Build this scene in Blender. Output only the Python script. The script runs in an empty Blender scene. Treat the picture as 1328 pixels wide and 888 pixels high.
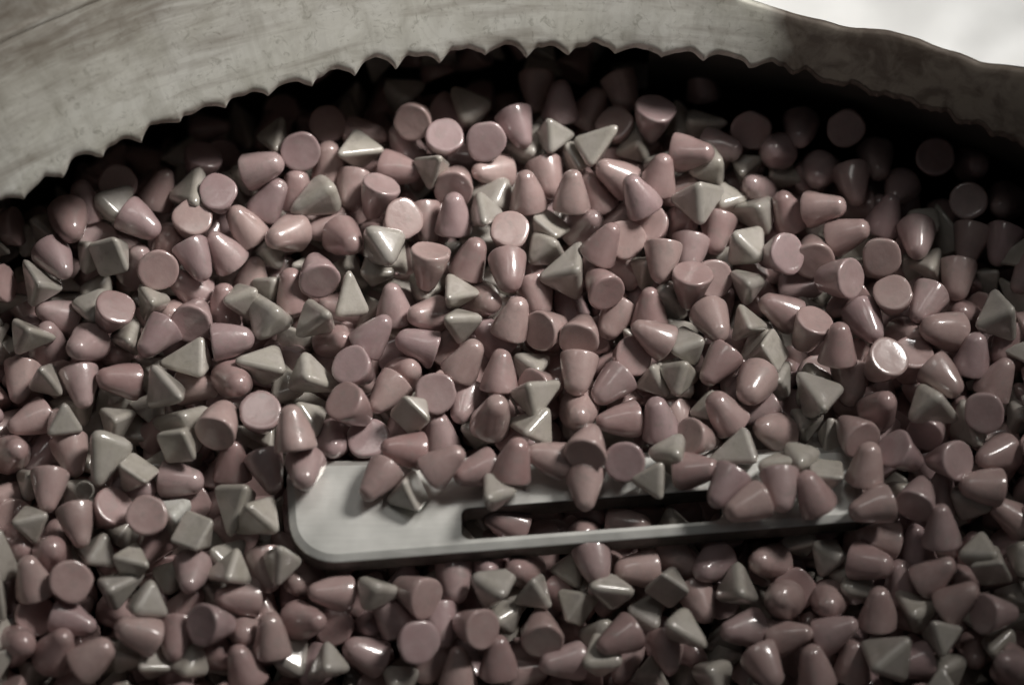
import bpy, bmesh, math, random
import numpy as np
from mathutils import Vector, Matrix, Quaternion, noise

SC = bpy.context.scene
COL = SC.collection
random.seed(11)

# ------------------------------------------------------------------ camera
PITCH = math.radians(55.0)
DIST = 1.15
WID = 0.42                                   # metres across the frame at the focus distance
FWD = Vector((0.0, math.cos(PITCH), -math.sin(PITCH)))
CAMLOC = -FWD * DIST
cam_data = bpy.data.cameras.new('camera')
cam = bpy.data.objects.new('camera', cam_data)
COL.objects.link(cam)
cam.location = CAMLOC
cam.rotation_euler = (math.radians(90) - PITCH, 0, 0)
cam_data.sensor_width = 36.0
cam_data.lens = 18.0 / (WID / 2 / DIST)
cam_data.clip_start = 0.02
cam_data.clip_end = 50
cam_data.dof.use_dof = True
cam_data.dof.focus_distance = DIST
cam_data.dof.aperture_fstop = 3.0
SC.camera = cam

# ------------------------------------------------------------------ world and lamps
world = bpy.data.worlds.new('World')
SC.world = world
world.use_nodes = True
bg = world.node_tree.nodes['Background']
bg.inputs['Color'].default_value = (0.95, 0.97, 1.0, 1)
bg.inputs['Strength'].default_value = 0.02


def lamp(name, kind, loc, target, energy, color, **kw):
    d = bpy.data.lights.new(name, kind)
    d.energy = energy
    d.color = color
    for k, v in kw.items():
        setattr(d, k, v)
    o = bpy.data.objects.new(name, d)
    COL.objects.link(o)
    o.location = loc
    o.rotation_euler = (Vector(target) - Vector(loc)).to_track_quat('-Z', 'Y').to_euler()
    return o


# workshop lamp above the bowl, behind it and to the right
lamp('workshop_lamp', 'SPOT', (0.72, 0.33, 1.05), (-0.045, 0.09, 0.0), 116.0, (1.0, 0.955, 0.905),
     spot_size=math.radians(24), spot_blend=1.0, shadow_soft_size=0.20)
# soft overhead light of the workshop ceiling
lamp('ceiling_light', 'AREA', (-0.1, 0.15, 1.5), (-0.02, 0.05, 0.0), 1.05, (1.0, 0.97, 0.92),
     shape='RECTANGLE', size=0.7, size_y=0.25)

# added spot that brightens the white sheet behind the bowl
lamp('added_sheet_spot', 'SPOT', (0.42, 0.70, 0.80), (0.245, 0.30, -0.03), 24.0, (1.0, 0.99, 0.965),
     spot_size=math.radians(31), spot_blend=.5, shadow_soft_size=0.05)

SC.view_settings.view_transform = 'Standard'
SC.view_settings.look = 'None'
SC.view_settings.exposure = 0.0
SC.view_settings.gamma = 1.0
SC.view_settings.use_curve_mapping = False
SC.cycles.use_denoising = True
SC.cycles.max_bounces = 6

# ------------------------------------------------------------------ helpers
TH = WID / 2 / DIST
RIGHT = Vector((1, 0, 0))
UP = Vector((0, math.sin(PITCH), math.cos(PITCH)))
SLOPE = math.tan(math.radians(12))


def project(p):
    r = Vector(p) - CAMLOC
    z = r.dot(FWD)
    return 664 + r.dot(RIGHT) / z / TH * 664, 444 - r.dot(UP) / z / TH * 664


def link(name, me, mat=None, parent=None):
    o = bpy.data.objects.new(name, me)
    COL.objects.link(o)
    if mat is not None:
        me.materials.append(mat)
    if parent is not None:
        o.parent = parent
    return o


def tag(o, label, cat, group=None):
    o['label'] = label
    o['category'] = cat
    if group:
        o['group'] = group
    return o


def smooth(me, on=True):
    me.polygons.foreach_set('use_smooth', [on] * len(me.polygons))
    me.update()


class Nodes:
    def __init__(self, name):
        self.m = bpy.data.materials.new(name)
        self.m.use_nodes = True
        self.t = self.m.node_tree
        self.b = self.t.nodes['Principled BSDF']

    def n(self, kind, **kw):
        nd = self.t.nodes.new(kind)
        for k, v in kw.items():
            if k in nd.inputs:
                nd.inputs[k].default_value = v
            else:
                setattr(nd, k, v)
        return nd

    def l(self, a, b):
        self.t.links.new(a, b)

    def noise(self, vec, scale, detail=4, rough=.55, dist=0.0):
        nd = self.n('ShaderNodeTexNoise', Scale=scale, Detail=detail, Roughness=rough, Distortion=dist)
        if vec is not None:
            self.l(vec, nd.inputs['Vector'])
        return nd.outputs['Fac']

    def ramp(self, fac, stops):
        r = self.n('ShaderNodeValToRGB')
        e = r.color_ramp.elements
        while len(e) < len(stops):
            e.new(0.5)
        for el, (p, c) in zip(e, stops):
            el.position = p
            el.color = c if len(c) == 4 else (*c, 1)
        self.l(fac, r.inputs['Fac'])
        return r.outputs['Color']

    def mix(self, fac, a, b, mode='MIX'):
        m = self.n('ShaderNodeMix', data_type='RGBA', blend_type=mode)
        for sock, val in ((m.inputs[0], fac), (m.inputs[6], a), (m.inputs[7], b)):
            if hasattr(val, 'links'):
                self.l(val, sock)
            else:
                sock.default_value = val if not isinstance(val, tuple) or len(val) == 4 else (*val, 1)
        return m.outputs[2]

    def bump(self, h, strength, dist):
        b = self.n('ShaderNodeBump', Strength=strength, Distance=dist)
        self.l(h, b.inputs['Height'])
        self.l(b.outputs['Normal'], self.b.inputs['Normal'])
        return b


def media_material(name, island, speck, dark):
    """wet moulded ceramic: colour from the object (or a random one per chip in the mass)"""
    M = Nodes(name)
    co = M.n('ShaderNodeTexCoord').outputs['Object']
    oi = M.n('ShaderNodeObjectInfo')
    if island:
        rnd = M.n('ShaderNodeNewGeometry').outputs['Random Per Island']
        base = M.ramp(rnd, island)
        seed = rnd
    else:
        base = oi.outputs['Color']
        seed = oi.outputs['Random']
    add = M.n('ShaderNodeVectorMath', operation='ADD')
    comb = M.n('ShaderNodeCombineXYZ')
    mul = M.n('ShaderNodeMath', operation='MULTIPLY')
    M.l(seed, mul.inputs[0])
    mul.inputs[1].default_value = 3.0
    for k in range(3):
        M.l(mul.outputs[0], comb.inputs[k])
    M.l(co, add.inputs[0])
    M.l(comb.outputs[0], add.inputs[1])
    v = add.outputs[0]
    big = M.noise(v, 120, 3, .6)
    fine = M.noise(v, 1500, 3, .7)
    c1 = M.mix(M.ramp(big, [(.35, (0, 0, 0)), (.7, (1, 1, 1))]), base, M.mix(1.0, base, dark, 'MULTIPLY'))
    c2 = M.mix(M.ramp(fine, [(.58, (0, 0, 0)), (.75, (.55, .55, .55))]), c1, M.mix(1.0, c1, speck, 'MULTIPLY'))
    slurry = M.ramp(M.noise(v, 210, 4, .65, .5), [(.52, (0, 0, 0)), (.72, (.5, .5, .5))])
    M.l(M.mix(slurry, c2, (.30, .27, .25)), M.b.inputs['Base Color'])
    wet = M.noise(v, 90, 3, .5)
    M.l(M.ramp(wet, [(.40, (.50,) * 3), (.60, (.30,) * 3)]), M.b.inputs['Roughness'])
    M.l(M.ramp(wet, [(.36, (.55,) * 3), (.54, (1,) * 3)]), M.b.inputs['Coat Weight'])
    M.b.inputs['Coat Roughness'].default_value = 0.13
    M.b.inputs['Coat IOR'].default_value = 1.65
    M.b.inputs['Specular IOR Level'].default_value = 0.45
    M.bump(M.noise(v, 420, 3, .6), 0.22, 0.0006)
    cb = M.n('ShaderNodeBump', Strength=.10, Distance=.0007)       # rippled water film
    M.l(M.noise(v, 260, 2, .5, .8), cb.inputs['Height'])
    M.l(cb.outputs['Normal'], M.b.inputs['Coat Normal'])
    return M.m


MAT_PINK = media_material('pink_ceramic', None, (.82, .80, .80), (.86, .81, .81))
MAT_GREY = media_material('grey_ceramic', None, (.85, .84, .80), (.84, .84, .80))
PINKS = [(.47, .345, .330), (.455, .34, .334), (.485, .362, .342), (.425, .30, .29), (.445, .328, .33), (.49, .368, .348)]
REDS = [(.40, .27, .26), (.385, .255, .245)]
GREYS = [(.50, .468, .425), (.48, .452, .415), (.52, .486, .438), (.45, .422, .39), (.535, .502, .458)]

# ------------------------------------------------------------------ finishing bowl (structure)
RIM_C = (0.02457, -0.24943)
RIM_R = 0.35263
RIM_Z = 0.060


def ring_point(a, r, z):
    return (RIM_C[0] + r * math.sin(a), RIM_C[1] + r * math.cos(a), z)


def edge_z(a):
    """worn, scalloped lower edge of the polyurethane lip"""
    s = a * RIM_R
    n1 = noise.noise(Vector((s * 28, 1.7, 0)))
    ph = s / 0.0182 + 0.14 * n1
    k = abs(math.sin(math.pi * ph))
    left = 1.0 if a < 0.22 else max(0.5, 1 - (a - 0.22) / 0.12)
    z = 0.0038 * left * (k ** 0.85) * (0.92 + 0.3 * noise.noise(Vector((s * 60, 4.2, 0))))
    z += 0.0008 * noise.noise(Vector((s * 230, 0.3, 0))) + (1 - left) * 0.0022 * noise.noise(Vector((s * 330, 8.3, 0)))
    z += 0.0022 * noise.noise(Vector((s * 150, 9.1, 0))) * (1.6 - left)
    return z


def bowl_mesh(profile, a0, a1, n, lump=0.0):
    """profile: list of (dr, z, follow) where follow carries the scalloped edge"""
    bm = bmesh.new()
    rows = []
    for i in range(n + 1):
        a = a0 + (a1 - a0) * i / n
        ez = edge_z(a)
        row = []
        for dr, z, fo in profile:
            p = Vector(ring_point(a, RIM_R + dr, RIM_Z + z + ez * fo))
            if lump:
                w = noise.noise(Vector((a * 14, dr * 30, z * 30))) * lump
                out = Vector((math.sin(a), math.cos(a), 0))
                p += out * w + Vector((0, 0, w * .6))
            row.append(bm.verts.new(p))
        rows.append(row)
    for r0, r1 in zip(rows, rows[1:]):
        for k in range(len(profile) - 1):
            bm.faces.new((r0[k], r0[k + 1], r1[k + 1], r1[k]))
    bm.normal_update()
    me = bpy.data.meshes.new('bowl_ring')
    bm.to_mesh(me)
    bm.free()
    smooth(me)
    return me


def lip_material(name='worn_polyurethane', dirty=0.85):
    M = Nodes(name)
    co = M.n('ShaderNodeTexCoord').outputs['Object']
    sep = M.n('ShaderNodeSeparateXYZ')
    M.l(co, sep.inputs[0])
    # coordinates along the ring: angle and height
    dx = M.n('ShaderNodeMath', operation='SUBTRACT')
    M.l(sep.outputs[0], dx.inputs[0]); dx.inputs[1].default_value = RIM_C[0]
    dy = M.n('ShaderNodeMath', operation='SUBTRACT')
    M.l(sep.outputs[1], dy.inputs[0]); dy.inputs[1].default_value = RIM_C[1]
    at = M.n('ShaderNodeMath', operation='ARCTAN2')
    M.l(dx.outputs[0], at.inputs[0]); M.l(dy.outputs[0], at.inputs[1])
    comb = M.n('ShaderNodeCombineXYZ')
    M.l(at.outputs[0], comb.inputs[0]); M.l(sep.outputs[2], comb.inputs[1])
    vert = M.n('ShaderNodeMapping'); vert.inputs['Scale'].default_value = (42, 26, 1)
    vert.inputs['Rotation'].default_value = (0, 0, .25)
    M.l(comb.outputs[0], vert.inputs['Vector'])
    hor = M.n('ShaderNodeMapping'); hor.inputs['Scale'].default_value = (5, 130, 1)
    M.l(comb.outputs[0], hor.inputs['Vector'])
    blot = M.noise(co, 95, 5, .62, .6)
    mid = M.noise(co, 26, 3, .5, .4)
    speck = M.noise(co, 210, 5, .7, 1.4)
    st = M.noise(vert.outputs[0], 1.0, 4, .6, .3)
    ht = M.noise(hor.outputs[0], 1.0, 4, .6, .2)
    c = M.mix(M.ramp(mid, [(.35, (0,) * 3), (.7, (1,) * 3)]), (.64, .635, .57), (.76, .76, .715))
    c = M.mix(M.ramp(blot, [(.34, (.32,) * 3), (.56, (0,) * 3)]), c, (.30, .285, .23))
    c = M.mix(M.ramp(speck, [(.30, (.5,) * 3), (.45, (0,) * 3)]), c, (.17, .165, .125))
    c = M.mix(M.ramp(st, [(.30, (.25,) * 3), (.50, (0,) * 3)]), c, (.22, .21, .165))
    c = M.mix(M.ramp(ht, [(.30, (.6,) * 3), (.50, (0,) * 3)]), c, (.19, .155, .12))
    # brown stain that also paints in the shade on the lip's right side
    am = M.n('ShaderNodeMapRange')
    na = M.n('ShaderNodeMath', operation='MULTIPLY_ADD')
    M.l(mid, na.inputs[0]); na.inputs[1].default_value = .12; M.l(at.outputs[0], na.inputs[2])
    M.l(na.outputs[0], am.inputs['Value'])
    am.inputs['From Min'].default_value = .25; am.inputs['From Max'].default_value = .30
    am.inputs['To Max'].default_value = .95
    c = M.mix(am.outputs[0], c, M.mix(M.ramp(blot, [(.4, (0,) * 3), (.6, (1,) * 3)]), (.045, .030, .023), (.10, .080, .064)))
    # old grease and dirt sit high on the funnel, towards the flange
    hm = M.n('ShaderNodeMapRange')
    M.l(sep.outputs[2], hm.inputs['Value'])
    hm.inputs['From Min'].default_value = RIM_Z + .016
    hm.inputs['From Max'].default_value = RIM_Z + .040
    hm.inputs['To Max'].default_value = dirty
    dirt = M.n('ShaderNodeMath', operation='MULTIPLY')
    M.l(hm.outputs[0], dirt.inputs[0])
    M.l(M.ramp(M.noise(hor.outputs[0], 2.2, 5, .7, .5), [(.35, (.3,) * 3), (.65, (1,) * 3)]), dirt.inputs[1])
    c = M.mix(dirt.outputs[0], c, (.165, .135, .105))
    M.l(c, M.b.inputs['Base Color'])
    M.b.inputs['Roughness'].default_value = .45
    M.b.inputs['Metallic'].default_value = .15
    M.b.inputs['Specular IOR Level'].default_value = .3
    M.bump(M.noise(co, 60, 3, .5), .15, .0012)
    return M.m


def plain(name, col, rough, var=.5, scale=60):
    M = Nodes(name)
    co = M.n('ShaderNodeTexCoord').outputs['Object']
    nz = M.noise(co, scale, 5, .6)
    M.l(M.mix(M.ramp(nz, [(.3, (0,) * 3), (.7, (1,) * 3)]), col, tuple(x * var for x in col)), M.b.inputs['Base Color'])
    M.b.inputs['Roughness'].default_value = rough
    M.bump(nz, .3, .001)
    return M.m


bowl = bpy.data.objects.new('finishing_bowl', None)
COL.objects.link(bowl)
tag(bowl, 'worn grey bowl rim with scalloped lower edge curving above the media', 'bowl')
A0, A1 = -1.25, 1.25
# top edge of the lip where it is cut down on the right, read as angle and radial distance
def lip_hit(u, v):
    """where the view of one point of the photograph meets the funnel of the lip: angle and slant distance"""
    d = FWD + RIGHT * ((u - 664) / 664 * TH) + UP * ((444 - v) / 664 * TH)
    lo, hi = .7, 1.5
    for _ in range(60):
        t = (lo + hi) / 2
        p = CAMLOC + d * t
        if RIM_Z + min(math.hypot(p.x - RIM_C[0], p.y - RIM_C[1]) - RIM_R, .046) > p.z: hi = t
        else: lo = t
    return math.atan2(p.x - RIM_C[0], p.y - RIM_C[1]), math.hypot(p.x - RIM_C[0], p.y - RIM_C[1]) - RIM_R


EDGE = sorted(lip_hit(u, v) for u, v in ((960, 2), (1000, 16), (1050, 30), (1090, 40), (1120, 43), (1150, 48), (1190, 58), (1230, 74), (1270, 86), (1316, 92), (1420, 104)))
def top_t(a):
    s = float(np.interp(a, [.10, .15] + [e[0] for e in EDGE], [.0395, .030] + [e[1] for e in EDGE]))
    return min(1, (s + .0006 * noise.noise(Vector((a * 30, 6.6, 0)))) / .0395)


def lip_mesh(a0, a1, n):
    bm = bmesh.new()
    rows = []
    K = 16
    for i in range(n + 1):
        a = a0 + (a1 - a0) * i / n
        t0 = edge_z(a) / .0415
        pts = [(.030, -.006), (.0395 * t0 + .007, .0415 * t0 - .0030), (.0395 * t0 + .0012, .0415 * t0 - .0012)]
        for k in range(K + 1):
            t = t0 + (top_t(a) - t0) * (k / K) ** 1.4
            pts.append((.0395 * t - .003 * math.sin(math.pi * max(0, t)), .0022 * min(1, k) + .0415 * t))
        dr1, z1 = pts[-1]
        pts += [(dr1 + .0012, z1 + .0006), (dr1 + .0030, z1 + .0002), (dr1 + .0042, z1 - .0015)]
        out = Vector((math.sin(a), math.cos(a), 0))
        row = []
        for dr, z in pts:
            w = noise.noise(Vector((a * 14, dr * 30, z * 30))) * .0011
            row.append(bm.verts.new(Vector(ring_point(a, RIM_R + dr, RIM_Z + z)) + out * w + Vector((0, 0, w * .6))))
        rows.append(row)
    for r0, r1 in zip(rows, rows[1:]):
        for k in range(len(r0) - 1):
            bm.faces.new((r0[k], r0[k + 1], r1[k + 1], r1[k]))
    bm.normal_update()
    me = bpy.data.meshes.new('lip'); bm.to_mesh(me); bm.free(); smooth(me)
    return me


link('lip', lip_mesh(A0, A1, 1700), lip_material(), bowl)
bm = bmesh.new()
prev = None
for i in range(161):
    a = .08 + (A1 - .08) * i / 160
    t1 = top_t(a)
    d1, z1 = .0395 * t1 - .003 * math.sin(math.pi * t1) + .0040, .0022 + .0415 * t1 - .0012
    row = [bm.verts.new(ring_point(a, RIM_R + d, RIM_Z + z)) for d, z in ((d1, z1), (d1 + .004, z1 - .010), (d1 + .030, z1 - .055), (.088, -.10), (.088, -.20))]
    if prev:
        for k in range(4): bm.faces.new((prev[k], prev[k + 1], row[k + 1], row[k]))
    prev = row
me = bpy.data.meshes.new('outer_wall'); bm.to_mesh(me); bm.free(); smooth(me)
link('outer_wall', me, plain('shade_toned_outer', (.05, .035, .03), .6), bowl)  # shade of the recess under the lip put into this dark colour
flange_profile = [(.0393, .0440, 0), (.0405, .0456, 0), (.043, .0462, 0), (.060, .0475, 0), (.085, .0500, 0), (.0875, .0520, 0),
                  (.091, .0525, 0), (.30, .050, 0)]
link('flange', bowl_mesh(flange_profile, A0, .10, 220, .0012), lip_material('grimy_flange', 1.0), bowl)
wall_profile = [(.030, -.006, .3), (.060, -.010, 0), (.072, -.022, 0), (.078, -.06, 0), (.070, -.11, 0), (.03, -.16, 0)]
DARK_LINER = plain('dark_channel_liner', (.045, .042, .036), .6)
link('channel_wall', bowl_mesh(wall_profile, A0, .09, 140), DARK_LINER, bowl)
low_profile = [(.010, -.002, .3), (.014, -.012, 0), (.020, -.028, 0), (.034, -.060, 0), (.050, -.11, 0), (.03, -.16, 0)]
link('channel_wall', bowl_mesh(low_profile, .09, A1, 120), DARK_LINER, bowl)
bm = bmesh.new()
bmesh.ops.create_circle(bm, cap_ends=True, segments=64, radius=.42, matrix=Matrix.Translation((RIM_C[0], RIM_C[1], -.1)))
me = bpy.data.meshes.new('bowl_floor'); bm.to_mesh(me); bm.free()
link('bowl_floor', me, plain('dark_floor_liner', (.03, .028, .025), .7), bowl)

# white plastic sheet spread on the bench behind the bowl
sheet_bm = bmesh.new()
grid = []
NU, NV = 70, 60
for i in range(NU + 1):
    row = []
    a = .05 + 1.1 * i / NU
    for j in range(NV + 1):
        r = RIM_R + .062 + .72 * j / NV
        x, y, _ = ring_point(a, r, 0)
        z = -.030 + .012 * noise.noise(Vector((x * 11, y * 11, 2))) + .006 * noise.noise(Vector((x * 34, y * 30, 5))) + .020 * max(0, noise.noise(Vector((x * 6 + 3, y * 6, 7))))
        row.append(sheet_bm.verts.new((x, y, z)))
    grid.append(row)
for i in range(NU):
    for j in range(NV):
        sheet_bm.faces.new((grid[i][j], grid[i][j + 1], grid[i + 1][j + 1], grid[i + 1][j]))
sheet_bm.normal_update()
me = bpy.data.meshes.new('plastic_sheet'); sheet_bm.to_mesh(me); sheet_bm.free(); smooth(me)
sheet = link('plastic_sheet', me, plain('white_plastic_film', (.80, .80, .785), .45, .8, 18))
tag(sheet, 'blurred bright white sheet lying behind the bowl rim at upper right', 'plastic sheet')

# ------------------------------------------------------------------ metal plate
P1 = Vector((-0.08755012, -0.09535166, -0.01699453))
PE1 = Vector((0.99613347, 0.08763874, 0.0061283))
PE2 = Vector((-0.08785274, 0.99370694, 0.06948676))
PN = Vector((0, -0.06975647, 0.99756405))
PL, PD, PR, PT = 0.2305, 0.047, 0.034, 0.0098


def round_poly(pts, radii, n=10):
    out = []
    m = len(pts)
    for i in range(m):
        p = Vector(pts[i]); a = (Vector(pts[i - 1]) - p).normalized(); b = (Vector(pts[(i + 1) % m]) - p).normalized()
        r = radii[i]
        ang = a.angle(b)
        d = r / math.tan(ang / 2)
        c = p + (a + b).normalized() * (r / math.sin(ang / 2))
        s = p + a * d - c; e = p + b * d - c
        a0 = math.atan2(s.y, s.x); a1 = math.atan2(e.y, e.x)
        while a1 - a0 > math.pi: a1 -= 2 * math.pi
        while a1 - a0 < -math.pi: a1 += 2 * math.pi
        for k in range(n + 1):
            t = a0 + (a1 - a0) * k / n
            out.append((c.x + r * math.cos(t), c.y + r * math.sin(t)))
    return out


def plate_mesh():
    bm = bmesh.new()
    rect = lambda i: [(i, i), (PL - i, i), (PL - i, PR - i), (i, PD - i)]
    rad = lambda i: [max(.002, .0195 - i), max(.002, .0055 - i), max(.002, .0055 - i), max(.002, .008 - i)]
    W = lambda x, y, z: P1 + PE1 * x + PE2 * y + PN * z
    loops = []
    for ins, z in ((.0004, -PT), (0, -PT + .0004), (0, -.0015), (.0004, -.0011), (.0029, -.0001), (.0032, 0)):
        loops.append([bm.verts.new(W(x, y, z)) for x, y in round_poly(rect(ins), rad(ins))])
    sl = [(0.0684, 0.0052), (0.1726, 0.0048), (0.1736, 0.0187), (0.0694, 0.0189)]
    sloops = []
    for grow, z in ((.0003, 0), (0, -.0003), (0, -PT)):
        cx = sum(p[0] for p in sl) / 4; cy = sum(p[1] for p in sl) / 4
        pts = [(x + math.copysign(grow, x - cx), y + math.copysign(grow, y - cy)) for x, y in sl]
        sloops.append([bm.verts.new(W(x, y, z)) for x, y in round_poly(pts, [.0034] * 4, 6)])
    def bridge(a, b):
        n = len(a)
        for i in range(n):
            bm.faces.new((a[i], a[(i + 1) % n], b[(i + 1) % n], b[i]))
    for a, b in zip(loops, loops[1:]): bridge(a, b)
    for a, b in zip(sloops, sloops[1:]): bridge(a, b)
    for A, B in ((loops[-1], sloops[0]), (loops[0], sloops[-1])):
        ed = []
        for lp in (A, B):
            for i in range(len(lp)):
                e = bm.edges.get((lp[i], lp[(i + 1) % len(lp)]))
                ed.append(e)
        bmesh.ops.triangle_fill(bm, use_beauty=True, use_dissolve=False, edges=ed)
    bmesh.ops.recalc_face_normals(bm, faces=bm.faces)
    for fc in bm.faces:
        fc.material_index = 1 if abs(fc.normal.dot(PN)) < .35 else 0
    me = bpy.data.meshes.new('metal_plate'); bm.to_mesh(me); bm.free()
    return me


def plate_material():
    M = Nodes('tumbled_aluminium')
    co = M.n('ShaderNodeTexCoord').outputs['Object']
    mp = M.n('ShaderNodeMapping'); mp.inputs['Scale'].default_value = (40, 700, 700)
    M.l(co, mp.inputs['Vector'])
    br = M.noise(mp.outputs[0], 1.0, 3, .6)
    bl = M.noise(co, 55, 4, .55)
    c = M.mix(M.ramp(bl, [(.3, (0,) * 3), (.7, (1,) * 3)]), (.70, .705, .67), (.82, .825, .79))
    c = M.mix(M.ramp(br, [(.3, (.10,) * 3), (.6, (0,) * 3)]), c, (.30, .30, .285))
    M.l(c, M.b.inputs['Base Color'])
    M.b.inputs['Metallic'].default_value = .65
    M.l(M.ramp(bl, [(.3, (.36,) * 3), (.7, (.48,) * 3)]), M.b.inputs['Roughness'])
    sc = M.n('ShaderNodeMapping'); sc.inputs['Scale'].default_value = (60, 1500, 900); sc.inputs['Rotation'].default_value = (0, 0, .7)
    M.l(co, sc.inputs['Vector'])
    scr = M.ramp(M.noise(sc.outputs[0], 1.0, 2, .5, .6), [(.62, (0,) * 3), (.70, (1,) * 3)])
    hgt = M.mix(.5, br, scr)
    M.bump(hgt, .12, .0004)
    return M.m


plate = link('metal_plate', plate_mesh(), plate_material())
side = plain('shade_toned_edge', (.17, .155, .14), .5, .6, 220)      # side faces and slot walls toned dark to stand in for their shade
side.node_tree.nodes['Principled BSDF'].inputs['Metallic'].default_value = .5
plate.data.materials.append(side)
tag(plate, 'matte aluminium plate with rounded corners and long slot, half buried in the media', 'metal plate')

# ------------------------------------------------------------------ the media
PX = WID / 1328
CD, CH = 53 * PX, 57 * PX
PB, PS = 60 * PX, 80 * PX
PH = math.sqrt(PS ** 2 - (PB / math.sqrt(3)) ** 2)
QB, QH = 51 * PX, 55 * PX


def cone_mesh(name, tip, mid, seg, wob, seed):
    """bullet shaped cone: flat base with a soft rim, straight taper, rounded tip; origin at 0.45 of its height"""
    R0, Hh, z0 = 26.5, 57.0, 4.2
    rho = tip
    zc = Hh - rho
    lo, hi = 0.0, 1.2                       # taper angle: the side runs tangent into the round tip
    for _ in range(50):
        th = (lo + hi) / 2
        if -R0 * math.cos(th) + (zc - z0) * math.sin(th) > -rho: hi = th
        else: lo = th
    prof = [(0, mid), (.2, mid), (.45, mid * .95), (.65, mid * .75), (.80, mid * .45), (.90, 0.0), (.965, .012), (.993, .035), (1.0, z0 / Hh)]
    rt, zt = rho * math.cos(th), zc + rho * math.sin(th)
    for k in range(1, 5):
        t = k / 5
        prof.append(((R0 + (rt - R0) * t) / R0 + .045 * math.sin(math.pi * t), (z0 + (zt - z0) * t) / Hh))
    for k in range(7):
        a = th + (math.pi / 2 - th) * k / 6
        prof.append((rho * math.cos(a) / R0 if k < 6 else 0, (zc + rho * math.sin(a)) / Hh))
    bm = bmesh.new()
    rows = []
    for r, z in prof:
        if r == 0:
            rows.append([bm.verts.new((0, 0, z))])
        else:
            rows.append([bm.verts.new((r * math.cos(2 * math.pi * i / seg), r * math.sin(2 * math.pi * i / seg), z)) for i in range(seg)])
    for a, b in zip(rows, rows[1:]):
        for i in range(seg):
            j = (i + 1) % seg
            if len(a) == 1: bm.faces.new((a[0], b[j], b[i]))
            elif len(b) == 1: bm.faces.new((a[i], a[j], b[0]))
            else: bm.faces.new((a[i], a[j], b[j], b[i]))
    for v in bm.verts:
        n = noise.noise(Vector((v.co.x * 1.3, v.co.y * 1.3, v.co.z * 1.3 + seed))) * wob
        n += -.10 * max(0, noise.noise(Vector((v.co.x * 2.6 + 5, v.co.y * 2.6, v.co.z * 2.6 + seed * 3))) - .33)
        v.co.x *= (1 + n); v.co.y *= (1 + n); v.co.z += (.02 if v.co.z > .1 else .004) * noise.noise(Vector((v.co.x * 1.7, v.co.y * 1.7 + seed, 3)))
        v.co = Vector((v.co.x * CD / 2, v.co.y * CD / 2, (v.co.z - .45) * CH))
    bmesh.ops.recalc_face_normals(bm, faces=bm.faces)
    me = bpy.data.meshes.new(name); bm.to_mesh(me); bm.free(); smooth(me)
    return me


def pyramid_mesh(name, sides, bev, segs, seed, wob=.03):
    bm = bmesh.new()
    if sides == 3:
        r = PB / math.sqrt(3)
        vs = [bm.verts.new((r * math.cos(a), r * math.sin(a), -.3 * PH)) for a in (math.pi / 2 + 2 * math.pi / 3 * k for k in range(3))]
        top = bm.verts.new((0, 0, .7 * PH)); size = PB
    else:
        h = QB / 2
        vs = [bm.verts.new((x, y, -.3 * QH)) for x, y in ((-h, -h), (h, -h), (h, h), (-h, h))]
        top = bm.verts.new((0, 0, .7 * QH)); size = QB
    rnd = random.Random(seed)
    for v in bm.verts:
        v.co += Vector((rnd.uniform(-1, 1), rnd.uniform(-1, 1), rnd.uniform(-1, 1))) * size * wob
    bm.faces.new(list(reversed(vs)))
    for i in range(len(vs)):
        bm.faces.new((vs[i], vs[(i + 1) % len(vs)], top))
    bmesh.ops.bevel(bm, geom=list(bm.edges), offset=size * bev, segments=segs, profile=.5, affect='EDGES', clamp_overlap=True)
    bmesh.ops.recalc_face_normals(bm, faces=bm.faces)
    # rounding eats the corners: stretch back to the chip's overall size
    h = PH if sides == 3 else QH
    rr = PB / math.sqrt(3) if sides == 3 else QB / math.sqrt(2)
    zs = [v.co.z for v in bm.verts]; z0, z1 = min(zs), max(zs)
    k = .95 * rr / max(math.hypot(v.co.x, v.co.y) for v in bm.verts)
    for v in bm.verts:
        v.co = Vector((v.co.x * k, v.co.y * k, -.3 * h + (v.co.z - z0) / (z1 - z0) * h * .93))
    bm.normal_update()
    nor = []
    for v in bm.verts:                      # area weighted normals: flat facets, soft edges
        n = Vector()
        for f in v.link_faces: n += f.normal * f.calc_area()
        nor.append(n.normalized())
    me = bpy.data.meshes.new(name); bm.to_mesh(me); bm.free()
    smooth(me)
    me.normals_split_custom_set_from_vertices(nor)
    return me


CONES = [cone_mesh('pink_cone', t, m, 32, w, s) for t, m, w, s in
         ((15.5, .012, .06, 1), (13.5, 0, .09, 2), (17.5, .01, .07, 3), (14.5, -.012, .11, 4), (12.5, .006, .07, 5), (16.5, 0, .12, 6), (15.0, -.008, .14, 7), (14.0, .01, .10, 8))]
PYRS = [pyramid_mesh('grey_pyramid', 3, b, 4, s, .045) for b, s in ((.15, 1), (.18, 2), (.14, 3), (.20, 4), (.16, 5), (.21, 6), (.17, 7))]
QUADS = [pyramid_mesh('grey_pyramid', 4, b, 3, s) for b, s in ((.14, 1), (.16, 2), (.13, 3))]
for m in CONES: m.materials.append(MAT_PINK)
for m in PYRS + QUADS: m.materials.append(MAT_GREY)


def ordinal(n):
    w = ['first', 'second', 'third', 'fourth', 'fifth', 'sixth', 'seventh', 'eighth', 'ninth', 'tenth', 'eleventh', 'twelfth', 'thirteenth',
         'fourteenth', 'fifteenth', 'sixteenth', 'seventeenth', 'eighteenth', 'nineteenth', 'twentieth']
    return w[n]


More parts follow.
